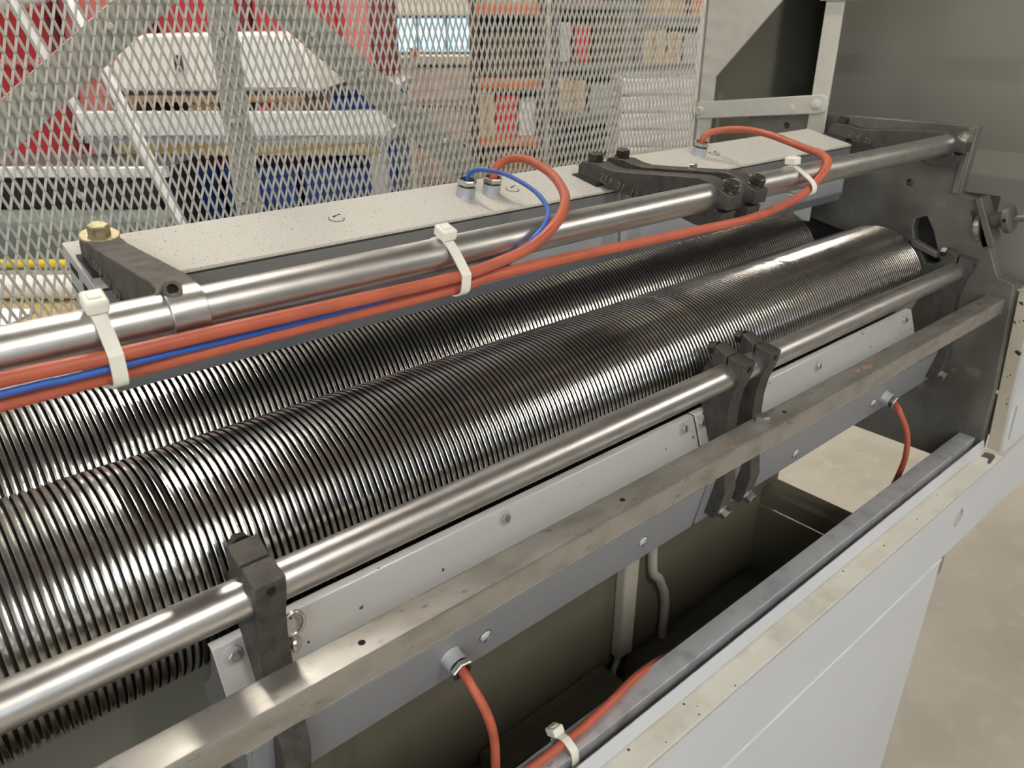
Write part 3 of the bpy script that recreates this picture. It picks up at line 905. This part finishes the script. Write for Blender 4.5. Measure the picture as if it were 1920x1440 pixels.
cf = thing('corner_cabinet', (1.5, .34, -.69), 'cream corner casing with chipped beige edge at the right picture border', 'casing')
mk('chipped_edge', MB().prism([(.3680, -.392), (.3480, -.392), (.3285, -.6770), (.3480, -.6755)], 1.400, 1.4035), 'chipped_paint', cf, smooth=0)
slot = [(1.426, -.596), (1.438, -.600), (1.431, -.662), (1.419, -.658)]
cs = front_sheet([(1.4036, -.395), (1.640, -.395), (1.640, -.6813), (1.4036, -.6813)], [slot], .0, .0034)
cs.v = [(x, y + .3480 + (z + .395) * .0700 - .0030, z) for x, y, z in cs.v]
mk('front_sheet', cs, 'cream_paint', cf, smooth=0)
mk('slot_back', MB().box(1.41, 1.45, .345, .347, -.675, -.59), 'gasket', cf, smooth=0)
mk('casing_top', MB().box(1.4036, 1.64, .346, .372, -.3949, -.3915), 'cream_paint', cf, smooth=0)
mk('casing_screw', MB().lathe((1.3995, .3585, -.5700), (-1, 0, 0), [(.0045, 0), (.004, .003), (.001, .004)], 16), 'bolt_zinc', cf)

# ================================================================== INSIDE OF THE MACHINE BASE
ins = thing('machine_base', (.4, .5, -1.5), 'dim olive painted tray and rear sheet inside the machine base', 'machine base')
mk('rear_sheet', MB().box(-.6, 1.254, .646, .650, -1.03, -.53), 'olive_inside', ins, smooth=0)
mk('tray', MB().box(-.6, 1.2, .3225, .6459, -1.024, -1.012), 'olive_inside', ins, smooth=0)
mk('left_end_sheet', MB().box(-.61, -.601, .3225, .65, -1.024, -.53), 'olive_inside', ins, smooth=0)
mk('end_sheet', MB().box(1.194, 1.1999, .3225, .6459, -1.0119, -.8571), 'olive_inside', ins, smooth=0)
mk('cross_beam', MB().box(1.200, 1.254, .325, .6455, -.857, -.821), 'olive_inside', ins, bevel=.002)
for x in (-.55, 1.08):
    for y in (.33, .55):
        mk('base_foot', MB().box(x, x + .09, y, y + .09, -1.5, -1.0241), 'olive_inside', ins, smooth=0)
mk('tray_block', MB().box(.49, .755, .588, .6455, -1.0119, -.983), 'olive_inside', ins, bevel=.004)
mk('rear_rib', MB().box(.145, .172, .628, .6459, -1.011, -.54), 'olive_inside', ins, smooth=0)
duct = mk('cable_duct', MB().box(.778, .812, .626, .6459, -.978, -.54), 'frame_paint', None, 'pale vertical cable duct on the olive sheet inside the machine base', 'duct', bevel=.003)
mk('conduit', MB().tube(spline([(.857, .637, -.54), (.858, .637, -.81), (.884, .637, -.87), (.906, .637, -.925), (.908, .637, -1.011)], 8), .0080, 12), 'frame_paint', None,
   'pale bent conduit pipe beside the cable duct inside the base', 'pipe')
for k, dx in ((0, 0), (1, .019)):
    mk('duct_cable', MB().tube(spline([(.787 + dx, .636, -.9785), (.782 + dx, .634, -.990), (.767 + dx, .628, -1.000), (.760 + dx, .618, -1.005)], 6), .0055, 10), 'rubber_black' if k else 'frame_paint', None,
       'dark cable curling out of the duct foot' if k else 'pale cable curling out of the duct foot', 'cable')

# ================================================================== BACKGROUND (frame b: x right of the view, y ahead, z up)
B = 'b'


def bx(name, m, label, cat, x0, x1, y0, y1, z0, z1, group=None, bevel=.006):
    return mk(name, MB().box(x0, x1, y0, y1, z0, z1), m, None, label, cat, group, bevel=bevel, smooth=0, frame=B)


# red machine
red = thing('red_machine', (-2.1, 5.1, 0), 'big red painted machine housing behind the mesh guard at the left', 'machine', frame=B)
mk('housing', MB().box(-3.6, -.93, 4.75, 5.6, 0, 2.7), 'red_paint', red, frame=B, smooth=0)
for k in range(5):
    x0 = -3.55 + k * .53
    mk('door_panel', MB().box(x0, x0 + .46, 4.70, 4.749, .45, 2.6), 'red_paint' if k != 2 else 'red_pale', red, frame=B, bevel=.015, smooth=0)
for k in range(4):
    x0 = -3.09 + k * .53
    mk('door_post', MB().box(x0 + .01, x0 + .06, 4.66, 4.7499, .45, 2.6), 'red_dark', red, frame=B, smooth=0)
mk('side_post', MB().box(-.93, -.80, 4.75, 5.2, 0, 2.7), 'red_pale', red, frame=B, smooth=0)
mk('corner_post', MB().box(-.80, -.70, 4.78, 5.2, 0, 2.7), 'red_dark', red, frame=B, smooth=0)
mk('hand_rail', MB().cyl((-3.5, 4.62, 1.30), (-1.9, 4.62, 1.30), .018, 12), 'red_pale', red, frame=B)
mk('cream_pipe', MB().tube(spline([(-3.2, 4.5, 1.55), (-2.6, 4.5, 1.60), (-2.35, 4.5, 1.72), (-2.3, 4.5, 2.2)], 6), .04, 12), 'white_plastic', red, frame=B)

# leaning white poles
mk('leaning_pole', MB().cyl((-1.30, 2.46, 1.66), (-.55, 2.02, .012), .016, 14), 'white_gloss', None, 'long white metal pole leaning in front of the blue crates', 'pole', 'two leaning white poles', frame=B)
mk('leaning_pole', MB().cyl((-2.62, 4.40, 1.75), (-1.80, 4.20, .012), .026, 14), 'white_gloss', None, 'white metal pole leaning against the red machine housing', 'pole', 'two leaning white poles', frame=B)

# work table with pallet and white casing
tb = thing('work_table', (-1.02, 3.4, 0), 'long grey metal work table behind the mesh carrying a wooden pallet', 'table', frame=B)
mk('table_top', MB().box(-1.60, -.46, 3.0, 3.82, 1.090, 1.130), 'grey_metal', tb, frame=B, smooth=0)
mk('front_rim', MB().box(-1.60, -.46, 2.965, 2.999, 1.120, 1.205), 'white_gloss', tb, frame=B, bevel=.004, smooth=0)
mk('wood_edge', MB().box(-1.50, -.50, 3.005, 3.10, 1.045, 1.089), 'wood_pale', tb, frame=B, smooth=0)
mk('lower_shelf', MB().box(-1.56, -.50, 3.05, 3.80, .62, .66), 'grey_metal', tb, frame=B, smooth=0)
for x in (-1.58, -.54):
    for y in (3.02, 3.74):
        mk('leg', MB().box(x, x + .06, y, y + .06, 0, 1.0899), 'grey_metal', tb, frame=B, smooth=0)
pal = thing('wooden_pallet', (-1.18, 3.4, 1.13), 'brown wooden pallet lying on the grey work table', 'pallet', frame=B)
for k in range(3):
    x0 = -1.54 + k * .31
    mk('block', MB().box(x0, x0 + .10, 3.12, 3.70, 1.131, 1.225), 'wood', pal, frame=B, smooth=0)
for k in range(4):
    mk('deck_board', MB().box(-1.56, -.80, 3.11 + k * .155, 3.22 + k * .155, 1.2251, 1.247), 'wood', pal, frame=B, smooth=0)
bx('red_part', 'red_box', 'small bright red part under the white casing beside the pallet blocks', 'part', -.975, -.925, 3.12, 3.2, 1.1305, 1.21)
wc = thing('white_casing', (-1.12, 3.4, 1.248), 'large white moulded casing with rounded shoulders on the wooden pallet', 'casing', frame=B)
prof = [(-1.52, 1.262), (-1.50, 1.36), (-1.455, 1.425), (-1.36, 1.462), (-.90, 1.468), (-.80, 1.435), (-.745, 1.35), (-.725, 1.262)]
n = len(prof)
vv = [(p[0], 3.13, p[1]) for p in prof] + [(p[0], 3.68, p[1]) for p in prof]
mk('shell', MB().add(vv, [tuple(range(n)), tuple(range(n, 2 * n))[::-1]] + [(i, i + n, (i + 1) % n + n, (i + 1) % n) for i in range(n)]), 'white_plastic', wc, frame=B, bevel=.012, smooth=30)
mk('front_plate', MB().box(-1.13, -.80, 3.118, 3.1295, 1.275, 1.44), 'white_gloss', wc, frame=B, bevel=.004, smooth=0)
mk('base_trim', MB().box(-1.515, -.73, 3.14, 3.67, 1.2472, 1.2615), 'black_panel', wc, frame=B, smooth=0)
mk('port', MB().box(-1.26, -1.235, 3.110, 3.1299, 1.335, 1.39), 'black_panel', wc, frame=B, smooth=0)


def crate(x0, x1, y0, y1, z0, z1, label, group):
    t = thing('plastic_crate', ((x0 + x1) / 2, (y0 + y1) / 2, z0), label, 'crate', group, frame=B)
    mk('tub', MB().box(x0 + .012, x1 - .012, y0 + .012, y1 - .012, z0, z1 - .03), 'blue_crate', t, frame=B, smooth=0)
    mk('rim', MB().box(x0, x1, y0, y1, z1 - .0299, z1), 'blue_crate', t, frame=B, bevel=.004, smooth=0)
    for k in range(3):
        xx = x0 + (x1 - x0) * (.22 + .28 * k)
        mk('rib', MB().box(xx - .012, xx + .012, y0, y0 + .0119, z0 + .01, z1 - .031), 'blue_crate', t, frame=B, smooth=0)
    return t


for k in range(3):
    crate(-1.45 + k * .31, -1.155 + k * .31, 3.08, 3.70, .6605, .985, 'deep blue plastic crate on the table shelf, %s' % ['left end', 'in the middle', 'right end'][k], 'blue crates under the work table')
for k in range(4):
    crate(-.98, -.56, 4.02, 4.50, .001 + k * .301, .298 + k * .301, 'blue stacking crate behind the table end, %s of its stack' % ['lowest', 'second from below', 'second from top', 'topmost'][k], 'blue crate stack behind the table')
bx('steel_cover', 'grey_metal', 'grey sheet cover lying on top of the blue crate stack', 'cover', -1.0, -.54, 4.0, 4.52, 1.2035, 1.235)
crate(-.40, -.02, 3.6, 4.05, .001, .36, 'low blue crate on the floor right of the work table, under another', 'floor crates by the table')
crate(-.40, -.02, 3.6, 4.05, .361, .72, 'low blue crate on the floor stack right of the work table, on top', 'floor crates by the table')
bx('wood_block', 'wood_pale', 'pale wooden block on the table shelf edge behind the mesh', 'block', -1.50, -1.30, 3.06, 3.075, .6605, .80)

# black bench
bb = thing('black_cabinet', (-1.62, 2.85, 0), 'black low cabinet with white top behind the mesh at the left', 'cabinet', frame=B)
mk('carcass', MB().box(-2.3, -1.17, 2.66, 2.93, 0, 1.035), 'black_panel', bb, frame=B, smooth=0)
mk('worktop', MB().box(-2.32, -1.15, 2.65, 2.94, 1.0351, 1.060), 'black_panel', bb, frame=B, smooth=0)
mk('worktop_edge', MB().box(-2.32, -1.15, 2.62, 2.6499, 1.030, 1.064), 'white_gloss', bb, frame=B, bevel=.004, smooth=0)
mk('drawer_front', MB().box(-2.25, -1.75, 2.645, 2.6599, .55, 1.01), 'black_panel', bb, frame=B, smooth=0)
mk('drawer_front', MB().box(-1.72, -1.20, 2.645, 2.6599, .55, 1.01), 'black_panel', bb, frame=B, smooth=0)
mk('knob', MB().lathe((-1.46, 2.645, .97), (0, -1, 0), [(.008, 0), (.012, .012), (.004, .018)], 14), 'white_gloss', bb, frame=B)
bx('cloth_bale', 'green_cloth', 'grey-green cloth covered bale in front of the black cabinet', 'bale', -2.2, -1.10, 2.42, 2.60, 0.001, .935, bevel=.03)
lc = thing('low_trolley', (-1.6, 2.2, 0), 'low beige trolley behind the mesh at the left edge', 'trolley', frame=B)
mk('deck', MB().box(-2.1, -1.22, 2.02, 2.38, .68, .715), 'wood_pale', lc, frame=B, smooth=0)
for x in (-2.05, -1.30):
    for y in (2.05, 2.32):
        mk('leg', MB().box(x, x + .03, y, y + .03, 0, .6799), 'grey_metal', lc, frame=B, smooth=0)
mk('plastic_pipe', MB().cyl((-1.95, 2.30, .755), (-1.25, 2.30, .755), .038, 20), 'white_plastic', None, 'thick white plastic pipe lying on the low trolley', 'pipe', frame=B)
mk('yellow_tube', MB().cyl((-1.62, 2.36, .812), (-1.35, 2.36, .812), .014, 14).cyl((-1.64, 2.36, .812), (-1.62, 2.36, .812), .017, 14), 'yellow', None, 'thin yellow tube lying behind the white pipe', 'tube', frame=B)
bx('tube_shelf', 'grey_metal', 'narrow grey ledge under the yellow tube', 'ledge', -1.9, -1.2, 2.345, 2.40, .7155, .7935, bevel=.002)
mk('paper_sheet', MB().add([(-1.60, 2.08, .7185), (-1.44, 2.06, .7185), (-1.42, 2.18, .724), (-1.58, 2.20, .722), (-1.60, 2.08, .7165), (-1.44, 2.06, .7165), (-1.42, 2.18, .722), (-1.58, 2.20, .720)],
                          [(0, 1, 2, 3), (7, 6, 5, 4), (0, 4, 5, 1), (1, 5, 6, 2), (2, 6, 7, 3), (3, 7, 4, 0)]), 'paper', None, 'white sheet of paper on the low trolley', 'paper', smooth=0, frame=B)

# cream cabinet below the window
cc = thing('cream_cabinet', (-.54, 6.7, 0), 'cream drawer cabinet standing below the strip window', 'cabinet', frame=B)
mk('carcass', MB().box(-.80, -.32, 6.5, 6.95, 0, 1.26), 'cabinet_cream', cc, frame=B, smooth=0)
for k in range(4):
    d_ = mk('drawer', MB().box(-.785, -.335, 6.478, 6.4999, .04 + k * .30, .32 + k * .30), 'cabinet_cream', cc, frame=B, bevel=.004, smooth=0)
    mk('handle', MB().box(-.76, -.36, 6.466, 6.4779, .285 + k * .30, .305 + k * .30), 'dark_frame', d_, frame=B, smooth=0)
bx('pink_carton', 'red_pale', 'small pink carton on top of the cream drawer cabinet', 'carton', -.80, -.74, 6.55, 6.7, 1.2605, 1.32)


def rack(name, label, x0, x1, y0, y1, levels, top, beam, post):
    t = thing(name, ((x0 + x1) / 2, (y0 + y1) / 2, 0), label, 'rack', 'storage racks behind the guard', frame=B)
    for x in (x0, x1 - .05):
        for y in (y0, y1 - .05):
            mk('upright', MB().box(x, x + .05, y, y + .05, 0, top), post, t, frame=B, smooth=0)
    mk('back_panel', MB().box(x0 + .0501, x1 - .0501, y1 - .019, y1 - .010, .05, top - .05), 'black_panel', t, frame=B, smooth=0)
    for z in levels:
        mk('shelf', MB().box(x0 + .0501, x1 - .0501, y0 + .02, y1 - .02, z - .02, z), 'brown_dark', t, frame=B, smooth=0)
        mk('beam', MB().box(x0 + .0501, x1 - .0501, y0 - .002, y0 + .0199, z - .07, z - .0001), beam, t, frame=B, smooth=0)
    return t


def carton(m, label, x0, x1, y0, y1, z0, z1, group):
    t = thing('carton', ((x0 + x1) / 2, (y0 + y1) / 2, z0), label, 'box', group, frame=B)
    mk('box_body', MB().box(x0, x1, y0, y1, z0 + .0005, z1), m, t, frame=B, bevel=.004, smooth=0)
    if m not in ('cardboard', 'cardboard_pale'):
        return t
    mk('tape', MB().box((x0 + x1) / 2 - .02, (x0 + x1) / 2 + .02, y0 - .0012, y0 - .0002, z0 + .01, z1 - .01), 'cardboard_pale' if m != 'cardboard_pale' else 'cardboard', t, frame=B, smooth=0)
    return t


rack('storage_rack', 'brown storage rack with orange beams in the middle of the background', -.30, .24, 5.9, 6.5, [.35, .74, 1.14, 1.62], 2.6, 'orange_beam', 'brown_dark')
G1 = 'boxes on the orange-beamed rack'
carton('cardboard', 'brown carton on the top shelf of the orange-beamed rack, left', -.22, -.02, 5.95, 6.4, 1.62, 1.95, G1)
carton('cardboard_pale', 'pale carton on the top shelf of the orange-beamed rack, right', 0.0, .18, 5.95, 6.4, 1.62, 1.90, G1)
carton('brown_dark', 'dark brown bin on the eye-level shelf of the orange-beamed rack', -.20, .16, 6.0, 6.4, 1.14, 1.44, G1)
carton('cardboard_pale', 'pale carton on the second shelf of the orange-beamed rack, beside red box', -.24, -.13, 5.93, 6.3, .74, 1.03, G1)
carton('red_box', 'bright red box on the second shelf of the orange-beamed rack', -.12, .04, 5.93, 6.3, .74, 1.02, G1)
carton('white_gloss', 'white box on the second shelf of the orange-beamed rack, right end', .05, .17, 5.93, 6.3, .74, .98, G1)
carton('wood', 'wood-brown crate on the lowest shelf of the orange-beamed rack', -.2, .15, 5.95, 6.3, .35, .62, G1)

rack('storage_rack', 'dark grey storage rack with mixed goods beside the orange-beamed one', .34, 1.00, 6.9, 7.5, [.30, .80, 1.20, 1.66], 2.6, 'rack_grey', 'rack_grey')
G2 = 'goods on the dark grey rack'
carton('red_box', 'small red box on the third shelf of the dark grey rack', .52, .64, 6.95, 7.2, 1.20, 1.48, G2)
carton('brown_dark', 'dark bin on the third shelf of the dark grey rack, right end', .68, .92, 6.95, 7.3, 1.20, 1.52, G2)
carton('cardboard_pale', 'tan carton on the second shelf of the dark grey rack, left end', .42, .62, 6.95, 7.3, .80, 1.06, G2)
carton('grey_metal', 'grey metal bin on the second shelf of the dark grey rack', .66, .90, 6.95, 7.3, .80, 1.02, G2)
carton('red_pale', 'pinkish red carton on the top shelf of the dark grey rack', .44, .74, 6.95, 7.3, 1.66, 1.80, G2)
carton('black_panel', 'black bin on the lowest shelf of the dark grey rack', .44, .86, 6.95, 7.3, .30, .64, G2)
carton('white_gloss', 'white canister carton on the third shelf of the dark grey rack, left end', .41, .48, 6.95, 7.2, 1.20, 1.50, G2)

rack('storage_rack', 'storage rack full of tan cartons at the right behind the mesh', 1.10, 2.10, 7.4, 8.0, [.30, .75, 1.17, 1.55], 2.6, 'rack_grey', 'rack_grey')
G3 = 'cartons on the right rack'
carton('cardboard_pale', 'wide tan carton on the third shelf of the right rack, left end', 1.16, 1.36, 7.45, 7.9, 1.17, 1.46, G3)
carton('cardboard_pale', 'narrow tan carton on the third shelf of the right rack, beside the grey bin', 1.38, 1.50, 7.45, 7.9, 1.17, 1.42, G3)
carton('grey_metal', 'grey bin on the third shelf of the right rack between tan cartons', 1.52, 1.66, 7.45, 7.9, 1.17, 1.40, G3)
carton('cardboard', 'brown carton on the third shelf of the right rack, right end', 1.70, 1.98, 7.45, 7.9, 1.17, 1.45, G3)
carton('red_pale', 'long pink-red carton on the second shelf of the right rack', 1.26, 1.60, 7.45, 7.9, .75, 1.06, G3)
carton('cardboard', 'brown carton on the second shelf of the right rack, right end', 1.66, 1.96, 7.45, 7.9, .75, 1.03, G3)
carton('cardboard', 'brown carton on the top shelf of the right rack, left end', 1.18, 1.50, 7.45, 7.9, 1.55, 1.86, G3)
carton('orange_beam', 'orange carton on the top shelf of the right rack', 1.56, 1.96, 7.45, 7.9, 1.55, 1.80, G3)

# stack of white film-wrapped sheets
for k in range(9):
    z0 = .30 + k * .10
    t = thing('sheet_bundle', (.98, 5.3, z0), 'film-wrapped white bundle behind the mesh, number %s from the pallet up' % ['one', 'two', 'three', 'four', 'five', 'six', 'seven', 'eight', 'nine'][k], 'bundle', 'stack of white bundles', frame=B)
    off = random.uniform(-.012, .012)
    mk('wrap', MB().box(.66 + off, 1.36 + off, 5.0 + off, 5.6 + off, z0 + .001, z0 + .088), 'film_white', t, frame=B, bevel=.012, smooth=0)
    mk('strip', MB().box(.70 + off, 1.32 + off, 5.02, 5.58, z0 + .0881, z0 + .0999), 'grey_metal', t, frame=B, smooth=0)
st = thing('bundle_stand', (1.0, 5.3, 0), 'plain wooden stand under the stack of white bundles', 'stand', frame=B)
mk('stand_top', MB().box(.64, 1.38, 4.98, 5.62, .26, .299), 'wood_pale', st, frame=B, smooth=0)
for x in (.66, 1.28):
    for y in (5.0, 5.52):
        mk('leg', MB().box(x, x + .08, y, y + .08, 0, .2599), 'wood_pale', st, frame=B, smooth=0)
